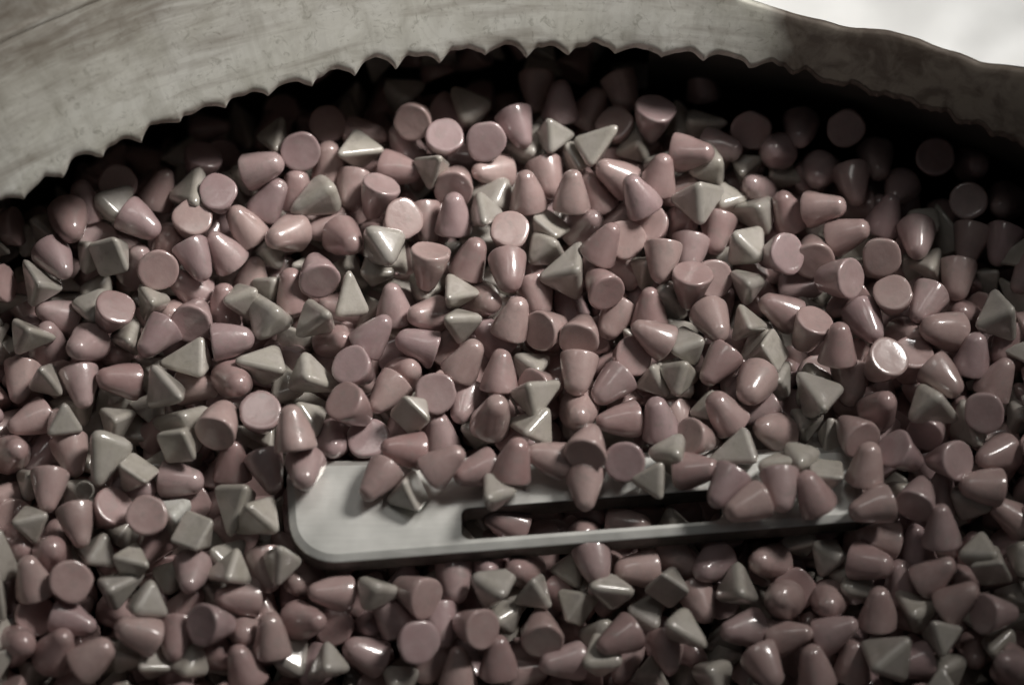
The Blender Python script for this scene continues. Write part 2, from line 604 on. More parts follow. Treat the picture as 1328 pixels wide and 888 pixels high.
def zone(u, v, over, layer):
    front = 732 - .079 * (u - 377)
    if layer == 3: return "inside the plate's slot"
    if over and v > 545: return 'on the metal plate'
    if u < 365 and v > 560: return 'beside the rounded plate corner' if v < 730 else 'in the bottom left corner'
    if u > 1105 and v > 560: return 'beside the buried plate end' if v < 720 else 'in the bottom right corner'
    if v > front - 15: return "under the plate's front edge" if v < front + 75 else 'in the lowest row'
    if v < 225: return 'under the bowl rim'
    if v < 300: return 'below the rim shadow'
    if v < 370: return 'in the upper pile'
    if v < 440: return 'in the middle pile'
    if v < 505: return 'a little above the plate'
    return 'right behind the plate'


PIECES = """
c -1834 474 188 35 184 -614 767 103 t 0 - 0
c -1794 627 137 552 -69 -244 -794 97 s 1 - 0
c -1753 736 -76 168 -485 -852 -105 100 u 2 - 0
p -1676 606 130 419 52 682 597 86 T 1 - 0
c -1670 747 72 152 -913 354 134 100 u 2 - 0
c -1543 500 158 200 706 -220 643 97 s 0 - 0
c -1486 726 93 947 -249 202 13 97 s 1 - 0
c -1322 828 110 171 865 -465 -82 99 u 1 - 0
p -1331 664 136 512 306 -328 732 110 T 0 - 0
p -1179 800 33 268 388 857 -209 86 T 1 - 0
c -1224 616 168 88 -680 721 97 98 u 0 - 0
c -1331 507 125 62 -110 -988 -85 99 u 0 - 0
p -1116 783 120 275 360 598 661 86 T 1 - 0
c -1121 522 108 911 -252 -185 270 97 s 0 - 0
c -1305 338 109 313 682 -429 503 97 t 0 - 0
c -1203 417 74 819 -19 -324 -473 97 s 0 - 0
c -1464 314 98 328 -811 419 245 102 u 0 - 0
c -1566 398 15 949 34 140 279 99 t 1 - 0
c -1435 474 36 998 49 7 46 103 t 1 - 0
q -1653 349 135 139 -562 -637 -509 93 Q 0 - 0
p -1742 404 75 296 -779 187 -520 86 T 1 - 0
c -1745 508 -10 50 417 -892 -166 99 u 1 - 0
p -1751 630 13 527 -198 -532 -633 86 T 2 - 0
p -1941 517 72 203 -237 -948 56 101 T 1 - 0
c -1878 322 123 375 -20 652 -658 102 t 0 - 0
p -2026 547 -6 238 -805 129 -528 86 T 2 - 0
p -1003 907 207 822 532 140 -147 86 E 0 - 0
c -898 861 203 240 -599 662 381 103 u 0 - 0
c -789 1041 100 140 -941 299 78 101 u 2 - 0
c -619 982 137 326 -483 396 -710 97 s 1 - 0
c -778 833 136 589 -143 210 767 97 s 1 - 0
p -639 854 187 869 302 -369 134 98 T 1 - 0
c -461 936 136 851 -276 -55 444 97 s 1 - 0
c -407 988 252 256 -291 820 421 99 u 0 - 0
c -291 875 212 69 -919 377 91 98 u 0 - 0
p -177 1060 211 143 -456 387 789 89 T 1 - 0
c -107 890 221 377 -880 -264 -120 103 u 0 - 0
c -194 894 83 799 167 576 35 97 s 2 - 0
c -469 773 157 290 629 53 719 97 s 0 - 0
p -335 735 231 26 122 -139 983 86 E 0 - 0
c -234 719 155 533 -781 302 119 102 u 0 - 0
c -244 545 154 943 -252 73 205 97 s 0 - 0
c -566 624 156 17 699 671 -246 98 u 0 - 0
c -672 707 104 317 255 -748 524 97 s 1 - 0
p -796 622 175 469 731 -213 -447 101 E 0 - 0
c -1011 643 131 825 -76 340 445 97 s 0 - 0
c -1042 726 237 792 153 516 286 97 s 0 - 0
c -909 716 101 603 -174 -191 -754 97 s 1 - 0
c -946 463 112 384 448 203 -781 103 t 0 - 0
c -778 560 44 601 -74 -647 464 97 s 1 - 0
c -688 435 121 856 403 298 -128 100 t 0 - 0
p -534 381 153 89 -963 -79 240 101 T 0 - 0
c -476 530 115 27 527 -809 -260 104 u 0 - 0
c -359 561 67 199 148 781 -573 97 s 1 - 0
p -120 548 160 557 293 390 -671 86 E 0 - 0
c -92 783 135 846 346 -279 -294 100 t 1 - 0
p -75 683 95 547 130 -767 -310 98 T 1 - 0
p -11 774 -16 324 -716 153 -599 86 T 2 - 0
p -474 1186 164 551 -93 753 348 86 T 2 - 0
c -261 1111 112 347 702 -50 620 97 s 2 - 0
c 25 937 239 605 771 190 60 97 s 0 - 0
c 205 1081 244 733 -197 -143 -635 97 s 0 - 0
p 172 915 217 234 -906 96 340 86 E 0 - 0
p 350 850 221 12 371 174 912 94 T 0 - 0
c 104 1197 170 509 727 355 -293 97 s 2 - 0
c 339 1133 137 726 -18 293 622 97 s 2 - 0
c 475 1166 199 555 792 -75 242 97 s 1 - 0
c 451 1005 134 1 -824 -543 -162 98 u 1 - 0
c 594 966 245 61 969 223 -86 104 u 0 - 0
p 727 1055 112 873 469 -108 75 101 T 2 - 0
p 796 1022 170 393 579 312 642 86 E 1 - 0
c 755 778 271 792 43 579 -190 97 s 0 - 0
c 888 905 146 294 615 -28 731 97 s 1 - 0
c 1020 1027 145 341 -592 660 313 102 u 1 - 0
p 519 921 151 31 -131 -655 -744 87 T 1 - 0
p 642 819 115 240 956 107 129 86 T 1 - 0
c 433 727 183 812 -273 -367 363 97 s 0 - 0
c 618 698 225 127 -122 -230 -957 97 s 0 - 0
c 524 581 238 333 -286 141 887 97 s 0 - 0
c 593 550 47 97 341 913 199 101 u 1 - 0
c 149 781 96 593 794 14 136 97 s 1 - 0
c 64 654 165 719 -229 129 643 97 s 0 - 0
c 252 635 193 908 -249 -69 -331 97 s 0 - 0
p 285 860 136 607 -621 427 -253 86 T 1 - 0
c 350 708 89 874 -129 -287 -369 97 s 1 - 0
c 315 565 52 631 240 44 736 104 t 1 - 0
c 462 639 -6 449 199 300 818 97 s 2 - 0
c 712 585 65 458 72 -149 873 99 t 1 - 0
c 689 712 84 655 504 -420 -376 97 s 1 - 0
p 828 779 189 183 -148 -714 -660 95 T 0 - 0
p 773 595 189 234 337 752 516 106 T 0 - 0
p 907 668 74 75 951 -285 -95 86 T 1 - 0
p 997 844 68 150 978 -118 82 86 T 1 - 0
c 1024 733 84 562 -15 -209 800 100 t 1 - 0
p 705 779 -18 472 605 -614 -186 86 T 2 - 0
c 820 1269 155 765 -131 -221 -591 97 s 2 - 0
p 54 913 140 616 -233 564 498 86 T 1 - 0
c 1225 973 174 727 544 191 -374 98 t 1 - 0
c 1111 862 179 337 265 217 -877 99 t 1 - 0
c 1420 1005 173 418 -861 277 82 98 u 1 - 0
c 1298 802 100 843 427 -231 232 99 t 1 - 0
p 1149 847 52 775 -603 113 153 86 T 2 - 0
c 1554 884 73 255 240 -591 727 98 t 2 - 0
c 1442 738 102 649 666 288 -226 99 t 1 - 0
c 1305 580 151 63 -506 164 -845 97 s 0 - 0
c 1161 624 70 943 -262 -195 68 97 s 1 - 0
c 1403 475 109 4 -463 16 -886 97 s 0 - 0
c 1536 390 89 181 -488 -751 -406 100 u 0 - 0
c 1572 598 82 614 -44 260 744 97 s 1 - 0
c 1688 456 94 736 664 66 -110 98 t 0 - 0
p 1738 582 41 19 -301 -932 204 86 T 1 - 0
c 1922 493 17 558 649 -465 227 97 s 1 - 0
c 2051 470 39 98 378 704 -593 97 s 1 - 0
c 1797 873 101 63 -481 -847 -216 100 u 2 - 0
c 1966 854 96 252 130 -328 901 99 t 2 - 0
c 1935 688 39 92 -697 -671 -235 98 u 2 - 0
c 2077 679 50 451 34 -434 779 103 t 2 - 0
c 1639 743 53 217 323 416 -822 97 t 2 - 0
p -1952 224 93 136 250 -617 -734 91 V 0 - 0
p -1740 300 -72 389 480 782 -77 86 T 2 - 0
p -1725 159 12 668 355 -273 595 97 T 0 - 0
c -1643 68 89 38 -964 -172 200 99 u 0 - 0
c -1889 164 -35 883 92 -438 -142 97 s 1 - 0
p -1962 -26 94 298 -835 266 -378 86 T 0 - 0
c -1911 38 -38 794 5 38 606 102 t 0 - 0
c -1748 -48 45 902 406 -91 -117 104 t 0 - 0
p -1577 21 7 643 291 -200 680 86 E 0 - 0
p -1482 166 52 699 200 273 -630 86 V 0 - 0
c -1457 -6 36 633 353 -622 297 97 s 0 - 0
c -1346 296 -19 557 270 -303 -725 97 s 1 - 0
c -1410 193 -84 168 99 248 -949 100 t 2 - 0
c -1309 129 4 458 -725 466 218 105 u 1 - 0
c -1633 21 -110 483 82 366 -791 101 t 2 - 0
c -1147 -20 43 461 465 517 551 97 s 0 - 0
p -1302 -91 4 41 760 -60 -646 97 E 0 - 0
c -1290 -142 -115 554 523 359 539 97 s 1 - 0
c -1125 -182 -18 690 399 -122 591 104 t 0 - 0
p -1401 -239 -2 843 444 151 262 107 T 0 - 0
c -1603 -167 -27 810 -48 -516 275 97 s 0 r 0
c -1755 -190 -43 174 381 -684 597 97 s 0 - 0
p -1898 -177 -4 571 67 -125 809 86 E 0 - 0
c -2012 -139 -82 611 717 -283 183 97 s 1 - 0
p -1613 -316 -130 219 467 -822 239 86 T 1 - 0
p -1790 -200 -178 663 -154 -732 -23 86 T 2 - 0
c -1195 210 -29 767 -235 -151 -577 97 s 1 - 0
p -1112 176 50 285 -267 -795 -464 86 E 0 - 0
p -995 276 -5 536 -369 747 140 86 T 1 - 0
c -1085 359 -43 759 -276 -91 -583 97 s 1 - 0
p -1018 464 22 154 197 653 715 86 T 1 - 0
c -805 293 100 316 -293 -751 -500 104 u 0 - 0
c -911 240 35 596 -196 189 755 97 s 1 - 0
p -997 89 54 276 192 -668 -664 103 T 0 - 0
p -794 42 109 943 235 157 174 100 T 0 - 0
p -671 167 57 916 -339 78 201 89 T 0 - 0
p -565 355 35 763 -633 54 118 86 T 1 - 0
p -507 410 24 75 733 -384 -557 86 T 1 - 0
c -344 304 101 241 966 50 -75 103 u 0 - 0
c -169 367 85 212 125 281 928 97 s 0 - 0
c -492 189 3 725 -181 -210 -630 97 s 1 - 0
p -231 198 76 285 -24 -381 879 90 E 0 - 0
c -355 130 11 93 387 218 -891 98 t 0 - 0
p -207 68 47 908 121 -310 254 86 E 0 - 0
c -387 -5 -8 513 387 -461 -612 97 s 0 - 0
c -185 -106 30 313 -339 -122 -879 97 s 0 - 0
c -560 8 52 915 -179 348 95 97 s 0 - 0
c -723 39 -35 753 376 8 540 98 t 1 - 0
c -627 -140 0 35 705 673 223 101 u 0 - 0
p -1004 -114 -9 862 96 -498 -25 96 E 0 - 0
p -822 -179 0 268 -710 540 -362 102 V 0 - 0
c -436 -83 -103 140 169 -137 966 104 t 1 - 0
c -764 3 -198 428 578 519 -462 97 s 2 - 0
p -362 303 -36 622 44 712 324 86 T 2 - 0
c -256 60 -91 917 -259 268 -141 97 s 2 - 0
c -13 465 104 47 -718 687 101 100 u 0 - 0
c -14 273 116 91 34 709 -698 98 t 0 - 0
p 137 441 46 352 -150 924 16 92 T 1 - 0
q 151 536 66 29 861 433 -265 86 Q 1 - 0
p 228 298 80 63 -251 -665 -701 114 V 0 - 0
c 384 386 166 842 -299 110 -435 97 s 0 - 0
c 459 483 64 111 -80 -942 -306 102 u 1 - 0
c 363 232 94 94 181 -784 -586 98 u 0 - 0
c 423 144 -41 411 147 -753 493 97 s 1 - 0
c 621 326 118 565 819 -102 21 97 s 0 - 0
c 739 424 35 592 791 49 -147 97 s 1 - 0
p 572 360 13 671 -251 694 67 86 T 1 - 0
c 735 209 86 170 953 -251 -3 103 u 0 - 0
c 821 315 8 323 -914 -244 23 100 u 1 - 0
c 827 57 58 516 276 580 -567 99 t 0 - 0
c 568 158 15 328 -99 -259 -903 97 s 1 - 0
c 570 -7 60 592 -416 -250 643 97 s 0 - 0
c 476 -32 -60 110 123 -948 -273 98 u 1 - 0
p 642 236 -41 988 105 -82 -72 103 T 1 - 0
p 727 -22 5 600 -779 -182 -20 86 T 0 - 0
c 837 -113 -4 374 -33 -754 539 97 s 0 - 0
c 102 241 -17 533 558 548 -324 97 s 1 - 0
c 158 70 10 211 282 819 453 101 u 0 - 0
c 286 40 26 322 -323 763 458 100 u 0 - 0
c 8 86 51 883 -298 31 -361 97 s 0 - 0
p 81 -62 -96 199 974 37 -107 87 T 1 - 0
c -81 93 -97 560 135 -349 -739 97 s 2 - 0
c -112 216 -13 623 348 -108 692 105 t 1 - 0
c 466 429 -59 887 -85 -449 -63 97 s 2 - 0
c 861 528 43 508 738 296 -331 97 s 1 - 0
c 784 620 -83 506 735 -264 366 97 s 2 - 0
p 1028 621 72 343 -770 -221 490 97 T 1 - 0
p 973 412 109 641 -663 387 -11 94 E 0 - 0
c 1098 366 105 352 -631 -691 14 103 u 0 - 0
c 1253 411 70 509 -765 -327 -221 105 u 0 - 0
c 1333 239 118 72 -821 340 452 103 u 0 - 0
c 1570 164 62 73 70 992 69 98 u 0 - 0
c 1699 152 51 721 543 -418 106 98 t 0 - 0
p 1746 374 24 897 347 55 -269 90 V 1 - 0
c 1852 312 11 517 619 -495 323 97 s 1 - 0
c 1759 31 46 799 319 -363 -359 105 t 0 - 0
c 1869 158 -37 860 227 -20 -457 101 t 1 - 0
p 976 239 70 769 272 153 -558 88 V 0 - 0
p 971 59 38 923 346 -55 161 88 V 0 - 0
p 1043 50 -72 462 422 -780 -5 99 T 1 - 0
c 1103 142 34 445 369 -343 -740 97 s 0 - 0
c 1214 24 36 164 763 -623 -55 98 u 0 - 0
c 1461 79 25 748 621 233 4 102 t 0 - 0
c 1385 224 -21 673 500 -540 -71 97 s 1 - 0
c 1214 317 -56 385 -411 328 -758 97 s 2 - 0
c 1600 201 -152 396 751 100 -518 97 s 2 - 0
c 1644 71 -53 675 100 287 -672 103 t 1 - 0
p 1227 181 -69 99 -567 -741 345 86 T 2 - 0
p 1997 62 92 495 -585 485 421 104 T 0 - 0
c 1886 -57 0 960 -258 100 39 97 s 0 - 0
c 2040 21 -46 138 -259 -738 607 97 s 1 - 0
c 2053 42 -167 632 584 190 474 97 s 2 - 0
c 1986 -151 -41 842 -287 65 -453 97 s 0 - 0
c 1916 -309 -32 356 -909 -139 -168 100 u 0 - 0
p 1868 -315 -135 783 583 -57 206 99 T 1 - 0
c 1753 -190 17 273 603 -346 665 97 s 0 - 0
p 1692 -310 9 136 -796 404 -430 100 T 0 - 0
c 1635 -70 -60 36 934 351 -49 102 u 1 - 0
c 1499 -140 41 14 861 -479 -172 104 u 0 - 0
c 1330 -58 72 423 -116 257 861 97 s 0 - 0
p 1235 -260 0 158 88 -419 890 116 E 0 - 0
c 1386 -149 -84 610 753 -193 153 97 s 1 - 0
p 1235 -124 -94 362 249 -867 234 86 T 1 - 0
q 1047 -54 12 256 -802 -440 313 86 Q 0 - 0
p 1077 -135 -68 375 -718 -401 429 86 T 1 - 0
c 1493 -311 -8 725 145 -4 673 99 t 0 - 0
c 1415 -174 -206 617 -307 -545 477 97 s 2 - 0
c 1372 -407 -45 297 -721 419 465 101 u 0 - 0
p 1199 -298 -146 91 -71 -322 940 87 V 1 - 0
p 1314 -358 -152 513 409 655 375 86 T 1 - 0
c 1702 -326 -108 596 -772 90 -201 97 u 0 - 0
c 1575 -515 -56 170 -845 402 -310 99 u 0 - 0
c 1511 -360 -182 634 773 -25 -14 97 s 1 - 0
c 1419 -574 -28 954 -291 69 -11 97 s 1 - 1
c 1739 -524 -77 39 665 -634 -393 100 u 0 - 0
c 1944 -485 -103 687 511 -208 -473 99 t 0 - 0
p 2087 -269 -145 371 -639 373 -561 86 T 2 - 0
q 1248 -607 -61 148 712 653 -212 86 Q 1 - 1
p 1150 -556 -28 34 555 799 -230 86 T 2 - 1
c 266 -167 20 510 619 -497 331 97 t 0 - 0
c 399 -198 -31 43 -464 -565 681 97 s 0 - 0
p 591 -124 -78 251 126 767 577 86 T 1 - 0
p 681 -152 -23 173 521 738 393 86 E 0 - 0
c 979 -220 9 394 479 346 -704 103 t 0 - 0
c 916 -113 -124 603 778 46 -172 97 s 1 - 0
c 857 -325 -24 346 186 -339 -855 97 s 0 - 0
p 806 -260 -127 251 -633 687 -255 86 T 1 - 0
c 764 -416 -86 141 678 603 397 98 u 0 - 0
c 433 -329 -82 474 -373 -495 625 97 s 0 - 0
c 594 -341 -52 841 -309 44 443 97 s 0 - 0
p 642 -531 -20 197 940 253 114 90 T 1 - 1
c 273 -304 -69 883 401 79 -231 103 t 0 - 0
c 304 -510 30 585 -803 -10 -112 102 u 0 - 0
c 460 -535 -48 86 -431 -822 -362 99 u 0 - 1
c 291 -655 -77 633 757 119 -107 97 s 1 - 1
p 568 -630 -44 259 -915 -180 -252 86 E 0 - 1
p 919 -504 -56 597 329 -720 -130 94 T 0 - 1
c 1051 -374 -87 484 -214 -300 794 101 t 0 - 0
c 736 -594 -34 641 422 345 540 97 s 1 - 1
c 842 -692 -14 554 751 8 -360 97 s 0 - 1
c 925 -784 -2 94 637 265 -717 97 s 0 - 1
c 1065 -700 -16 640 762 -58 84 97 s 0 - 1
p 1060 -581 -51 338 849 390 -115 86 T 1 - 1
p 688 -136 -118 277 -122 -566 -767 86 T 2 - 0
c 674 -273 -189 515 707 -280 394 97 s 2 - 0
c 996 -244 -133 669 546 -437 -252 97 s 1 - 0
p 1065 -102 -175 497 89 -859 -83 86 T 1 - 0
c -635 -337 11 262 -204 943 -18 104 u 0 - 0
c -512 -226 -47 673 659 -303 -146 97 s 0 - 0
c -310 -220 -57 250 -940 -228 -46 102 u 0 - 0
q -399 -352 9 16 371 735 567 86 Q 0 - 0
c -581 -382 -179 40 -493 -865 -87 104 u 1 - 0
c -726 -401 -139 569 258 307 -717 105 t 1 - 0
c -193 -232 -109 754 633 -173 1 97 t 1 - 0
c -49 -155 11 225 -58 397 888 97 s 0 - 0
c -73 -338 -24 950 -34 102 -293 104 t 0 - 0
p -124 -327 -168 434 -167 695 549 86 T 1 - 0
p 89 -277 41 348 -769 -53 -533 95 T 0 - 0
p 88 -396 -37 13 -721 460 518 94 T 0 - 0
c 133 -174 -70 166 462 752 440 101 u 0 - 0
c 17 -340 -154 319 240 308 864 97 s 1 - 0
c -292 -358 -143 790 -201 -227 -534 97 s 1 - 0
c -437 -501 -30 714 -219 -499 440 97 s 1 r 1
c -536 -630 -63 567 725 15 -391 97 s 0 - 1
c -267 -601 24 752 -354 281 -480 97 s 0 - 1
q -415 -670 -90 452 -274 -829 184 86 Q 0 - 1
c -145 -594 -47 55 -549 -338 762 97 s 1 - 1
c 11 -588 26 335 7 316 888 97 s 0 r 1
p -62 -712 -27 630 362 168 -666 86 E 0 - 1
c 142 -538 -32 695 -309 -431 487 97 s 1 - 1
p 268 -267 -211 598 121 719 333 87 T 2 - 0
c -1019 -336 -53 26 167 -981 -93 104 u 0 w 0
c -1174 -376 -14 192 -83 798 566 104 u 0 - 0
c -1130 -480 -144 251 -63 298 919 97 s 0 r 0
p -1098 -682 -136 419 523 -636 383 99 T 0 - 0
c -982 -550 -120 93 348 -684 634 97 s 0 - 0
c -869 -490 96 879 -454 -9 144 102 s 0 - 0
c -826 -603 -33 823 540 -89 154 101 t 1 - 1
p -832 -308 -116 8 936 131 -326 93 T 1 - 0
p -1327 -340 -87 314 -814 -177 455 116 E 0 - 0
q -1336 -468 -31 514 -821 -26 -246 86 Q 0 - 0
c -1334 -555 -175 763 128 633 -30 97 s 1 - 0
p -1008 -759 -135 272 710 -603 -242 98 T 0 - 0
q -1256 -828 -146 94 848 491 177 92 Q 0 - 0
p -931 -142 -121 330 -381 397 767 86 T 2 - 0
p -1822 -350 -38 489 -703 -516 -3 87 E 0 - 0
c -1788 -444 -162 401 635 -445 487 97 s 1 - 0
p -1632 -490 -60 597 765 -233 63 106 T 0 - 0
q -1511 -578 -89 35 802 495 -331 86 Q 0 - 0
c -1526 -564 -208 741 103 656 -98 97 s 1 - 0
c -1859 -634 -128 193 222 -731 616 97 s 0 - 0
p -1758 -595 -230 109 873 309 -361 86 T 1 - 0
c -1729 -781 -154 638 726 251 -55 97 s 0 - 0
c -1628 -699 -201 75 -937 -235 246 100 u 1 r 0
c -1444 -759 -143 113 -763 -624 -124 100 u 0 - 0
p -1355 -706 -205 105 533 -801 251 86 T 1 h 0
p -1916 -770 -135 536 -832 -116 87 86 E 0 - 0
p -1935 -545 -208 277 -832 150 -458 86 T 1 - 0
c -2017 -452 -129 343 -110 259 -896 103 t 1 - 0
c -1964 -316 -107 406 614 56 -674 97 s 1 - 0
c -1942 -398 -262 640 248 -631 363 97 s 2 - 0
c -1901 -989 -211 943 -307 -59 116 97 s 0 - 0
c -1758 -989 -225 323 -897 -298 47 103 u 0 - 0
c -1840 -866 -225 965 87 139 -204 104 t 1 - 0
c -1984 -815 -271 224 -144 330 -906 105 t 1 - 0
p -1661 -857 -253 28 -780 389 490 89 T 1 - 0
p -1510 -928 -201 130 878 434 -155 86 T 0 - 0
p -1565 -1024 -237 704 -223 657 151 86 E 0 - 0
p -1448 -1094 -243 0 -825 412 388 95 E 0 - 0
p -1360 -918 -325 161 -910 -10 -382 86 T 1 - 0
c -1274 -975 -220 125 61 -532 835 98 t 0 - 0
p -1148 -876 -268 280 -652 -375 -596 86 T 1 - 0
p -1213 -979 -379 421 -237 -862 153 86 T 1 - 0
c -1167 -1177 -252 238 -920 61 -306 101 u 0 - 0
c -1471 -1213 -257 617 -362 -296 633 97 s 0 - 0
c -1326 -1201 -328 158 235 705 -650 97 s 1 - 0
c -1735 -1123 -318 606 -130 675 -400 97 s 0 - 0
c -1931 -1063 -389 108 508 -796 -312 102 u 1 - 0
c -1790 -1244 -323 630 -202 71 -746 105 t 0 - 0
c -1640 -1292 -304 735 -422 260 -462 97 s 0 - 0
p -1537 -1231 -386 491 -504 -544 -458 86 T 1 - 0
c -1949 -1227 -322 944 187 265 -53 104 t 1 - 0
p -1894 -1259 -450 372 -802 191 -426 86 T 1 - 0
p -1272 -1284 -375 478 -634 -512 328 86 T 1 - 0
c -1159 -1205 -447 519 660 188 510 97 s 1 - 0
c -1060 -1293 -378 325 -261 221 882 97 s 1 - 0
p -1415 -1269 -379 753 -630 70 178 86 T 1 - 0
c -1337 -1267 -515 921 99 -26 377 103 t 1 - 0
c -1066 -1132 -383 600 215 328 -697 104 t 1 - 0
c -1441 -778 -309 662 693 -127 -255 97 s 2 - 0
c -1303 -1031 -362 898 -300 310 -90 97 s 1 - 0
p -1120 -965 -193 374 -679 -549 313 92 T 0 - 0
c -982 -905 -294 64 203 -731 648 97 s 1 - 0
c -1013 -859 -503 329 586 171 721 97 s 2 - 0
p -916 -936 -180 69 23 -22 997 86 E 0 - 0
c -849 -918 -359 923 320 -201 72 98 t 1 - 0
c -1092 -1033 -292 698 -173 -521 459 97 s 1 - 0
c -722 -1008 -297 324 -456 -303 772 97 s 0 - 0
p -540 -1040 -237 269 -822 193 -463 86 T 0 - 0
c -395 -1021 -273 72 -710 450 537 105 u 0 - 0
c -486 -1065 -361 709 -364 -17 604 97 s 0 - 0
c -388 -1207 -331 309 -900 -297 76 104 u 0 - 0
c -288 -1111 -375 635 744 -95 186 97 s 0 - 0
c -812 -1111 -338 791 371 206 442 100 t 0 - 0
c -689 -1075 -438 316 -843 434 -37 98 u 1 - 0
c -950 -1194 -312 940 -332 0 75 97 s 0 - 0
p -726 -1293 -376 349 188 -918 12 86 T 0 - 0
c -587 -1197 -451 421 390 -283 -769 97 s 1 - 0
p -453 -1318 -473 195 600 738 -239 86 T 1 - 0
c -325 -1222 -484 527 346 -642 436 97 s 1 - 0
c -569 -1056 -476 935 332 -28 124 101 t 1 - 0
c -778 -1243 -497 195 -156 -693 677 97 s 1 - 0
p -884 -1223 -462 758 -603 247 -38 86 T 1 - 0
c -265 -890 -452 506 578 486 -417 97 s 1 - 0
c -1006 -998 -446 281 644 -356 616 97 s 2 - 0
c -215 -1269 -444 225 -78 330 914 97 s 1 - 0
c -159 -1155 -301 203 291 -851 -387 99 u 0 - 0
c -229 -936 -334 327 370 658 -568 97 s 1 - 0
p -75 -1009 -254 527 -156 752 363 92 T 0 - 0
c -99 -874 -326 783 270 211 -519 103 t 1 - 0
c 33 -888 -317 927 238 -191 216 104 t 1 - 0
p 90 -999 -290 413 -755 -372 -348 86 E 0 - 0
c 215 -955 -427 78 -459 505 -727 97 s 1 r 0
q 254 -1043 -330 654 -587 -471 74 86 Q 0 - 0
p 240 -860 -367 191 -920 -203 -275 86 E 1 - 0
c 329 -892 -259 659 706 251 -63 97 s 1 - 0
p 398 -1007 -283 360 -327 -260 834 87 E 0 - 0
c 499 -882 -331 464 -400 -459 643 97 s 0 - 0
c 119 -1135 -360 521 -716 -392 -248 103 u 0 - 0
p -34 -1060 -392 555 -758 -245 240 86 T 1 - 0
c -53 -1248 -394 941 -337 -20 -25 97 s 0 - 0
c 201 -1246 -433 370 600 -114 -700 97 s 1 - 0
p 356 -1119 -443 483 -478 734 -8 90 T 1 - 0
c 420 -1190 -341 517 -120 -668 521 97 s 0 - 0
c -26 -693 -280 80 -498 13 863 97 s 3 - 0
c 154 -661 -409 792 245 510 228 97 s 3 - 0
c 290 -736 -315 323 69 -172 928 101 t 3 - 0
c 475 -696 -301 650 443 357 503 97 s 3 - 0
c 323 -597 -367 487 333 -170 790 101 t 3 - 0
p -208 -771 -321 138 -635 -648 396 86 T 3 - 0
p 649 -704 -301 214 -599 -713 295 86 T 3 - 0
p 547 -1027 -438 510 -112 649 553 86 T 2 - 0
c 130 -785 -410 246 -252 -234 -906 97 s 2 - 0
c 389 -801 -408 946 296 -92 92 100 t 2 - 0
c -12 -854 -475 345 -212 662 -630 97 s 2 - 0
p 354 -1242 -411 340 -341 562 673 86 T 1 - 0
c 58 -1249 -516 68 -528 32 -846 97 s 2 - 0
p 21 -962 -436 666 -143 666 305 86 T 2 - 0
q 626 -969 -302 609 -729 296 103 86 Q 0 - 0
p 670 -1171 -291 653 303 671 -177 87 T 0 - 0
c 796 -884 -294 590 517 86 -615 99 t 0 - 0
p 902 -984 -300 447 141 309 -827 99 V 0 - 0
c 1021 -857 -309 726 -2 -353 591 99 t 0 - 0
c 1072 -1043 -277 951 230 -81 -193 100 t 0 - 0
c 1135 -914 -434 85 -271 -927 -245 103 u 1 r 0
p 1271 -836 -292 186 -568 -651 -469 86 E 0 - 0
p 1334 -866 -385 533 -715 114 -438 100 T 1 - 0
c 1431 -906 -240 23 532 -226 816 97 s 0 - 0
c 749 -1003 -381 676 623 379 -103 97 s 1 - 0
c 912 -1136 -366 752 420 -338 -379 98 t 0 - 0
c 1107 -1158 -380 150 -490 135 -848 97 s 0 - 0
c 1291 -1145 -361 861 61 445 239 97 s 0 - 0
c 1197 -1284 -404 925 -351 -51 135 97 s 0 - 0
c 1004 -1293 -388 18 -306 640 -704 97 s 0 - 0
p 803 -1280 -488 424 894 26 141 93 T 1 - 0
c 1360 -1219 -469 873 -294 156 356 97 s 1 - 0
c 620 -1200 -434 382 487 -563 548 97 s 1 - 0
c 676 -822 -358 361 658 -198 630 97 s 1 - 0
p 1166 -741 -330 450 -436 468 623 86 T 1 - 0
c 1266 -1012 -368 721 221 -286 591 104 t 1 - 0
c 1198 -1021 -509 595 209 210 -747 100 t 2 - 0
p 1381 -952 -349 746 -661 66 33 86 T 1 - 0
c 707 -1137 -531 730 542 409 80 97 s 2 - 0
c 1457 -1071 -316 917 -313 91 230 97 s 0 - 0
p 1477 -1284 -311 498 -788 -349 97 113 T 0 - 0
c 1685 -949 -243 742 140 377 536 97 s 0 - 0
c 1563 -924 -351 688 -140 -328 -632 97 s 1 - 0
c 1770 -1065 -251 779 93 381 489 97 s 0 - 0
c 1916 -1124 -253 304 479 710 417 99 u 0 - 0
p 1685 -1196 -301 322 -484 -807 -103 86 E 0 - 0
p 1729 -1283 -426 234 631 717 -180 87 T 1 - 0
c 1576 -1268 -403 484 -362 -555 573 97 s 0 - 0
p 1856 -898 -182 147 109 980 -74 95 T 0 - 0
q 1903 -947 -190 654 -715 -110 -219 86 Q 0 - 0
p 2046 -873 -239 176 -758 49 -626 86 T 1 - 0
p 1934 -1212 -392 406 545 731 -65 86 T 1 - 0
c 1956 -1316 -328 637 278 -66 -716 103 t 1 - 0
c 1617 -1003 -502 465 -34 662 -586 97 s 2 - 0
c 1436 -881 -459 586 46 -307 748 102 t 2 - 0
p 1608 -1070 -333 596 -722 -83 341 86 T 1 - 0
c 1858 -1177 -493 392 98 -408 819 99 t 2 - 0
c 1424 -753 -63 225 -526 -428 700 97 s 0 - 1
c 1627 -668 -104 383 -209 750 498 97 u 0 - 0
c 1880 -630 -101 686 -271 -566 368 97 s 0 - 0
p 1851 -619 -207 707 -680 189 -40 99 T 1 - 0
c 1708 -801 -131 673 -207 -241 -668 97 s 0 - 0
c 1631 -785 -310 926 -330 -8 182 97 s 1 - 0
c 1470 -778 -261 771 162 -562 -251 97 s 0 - 0
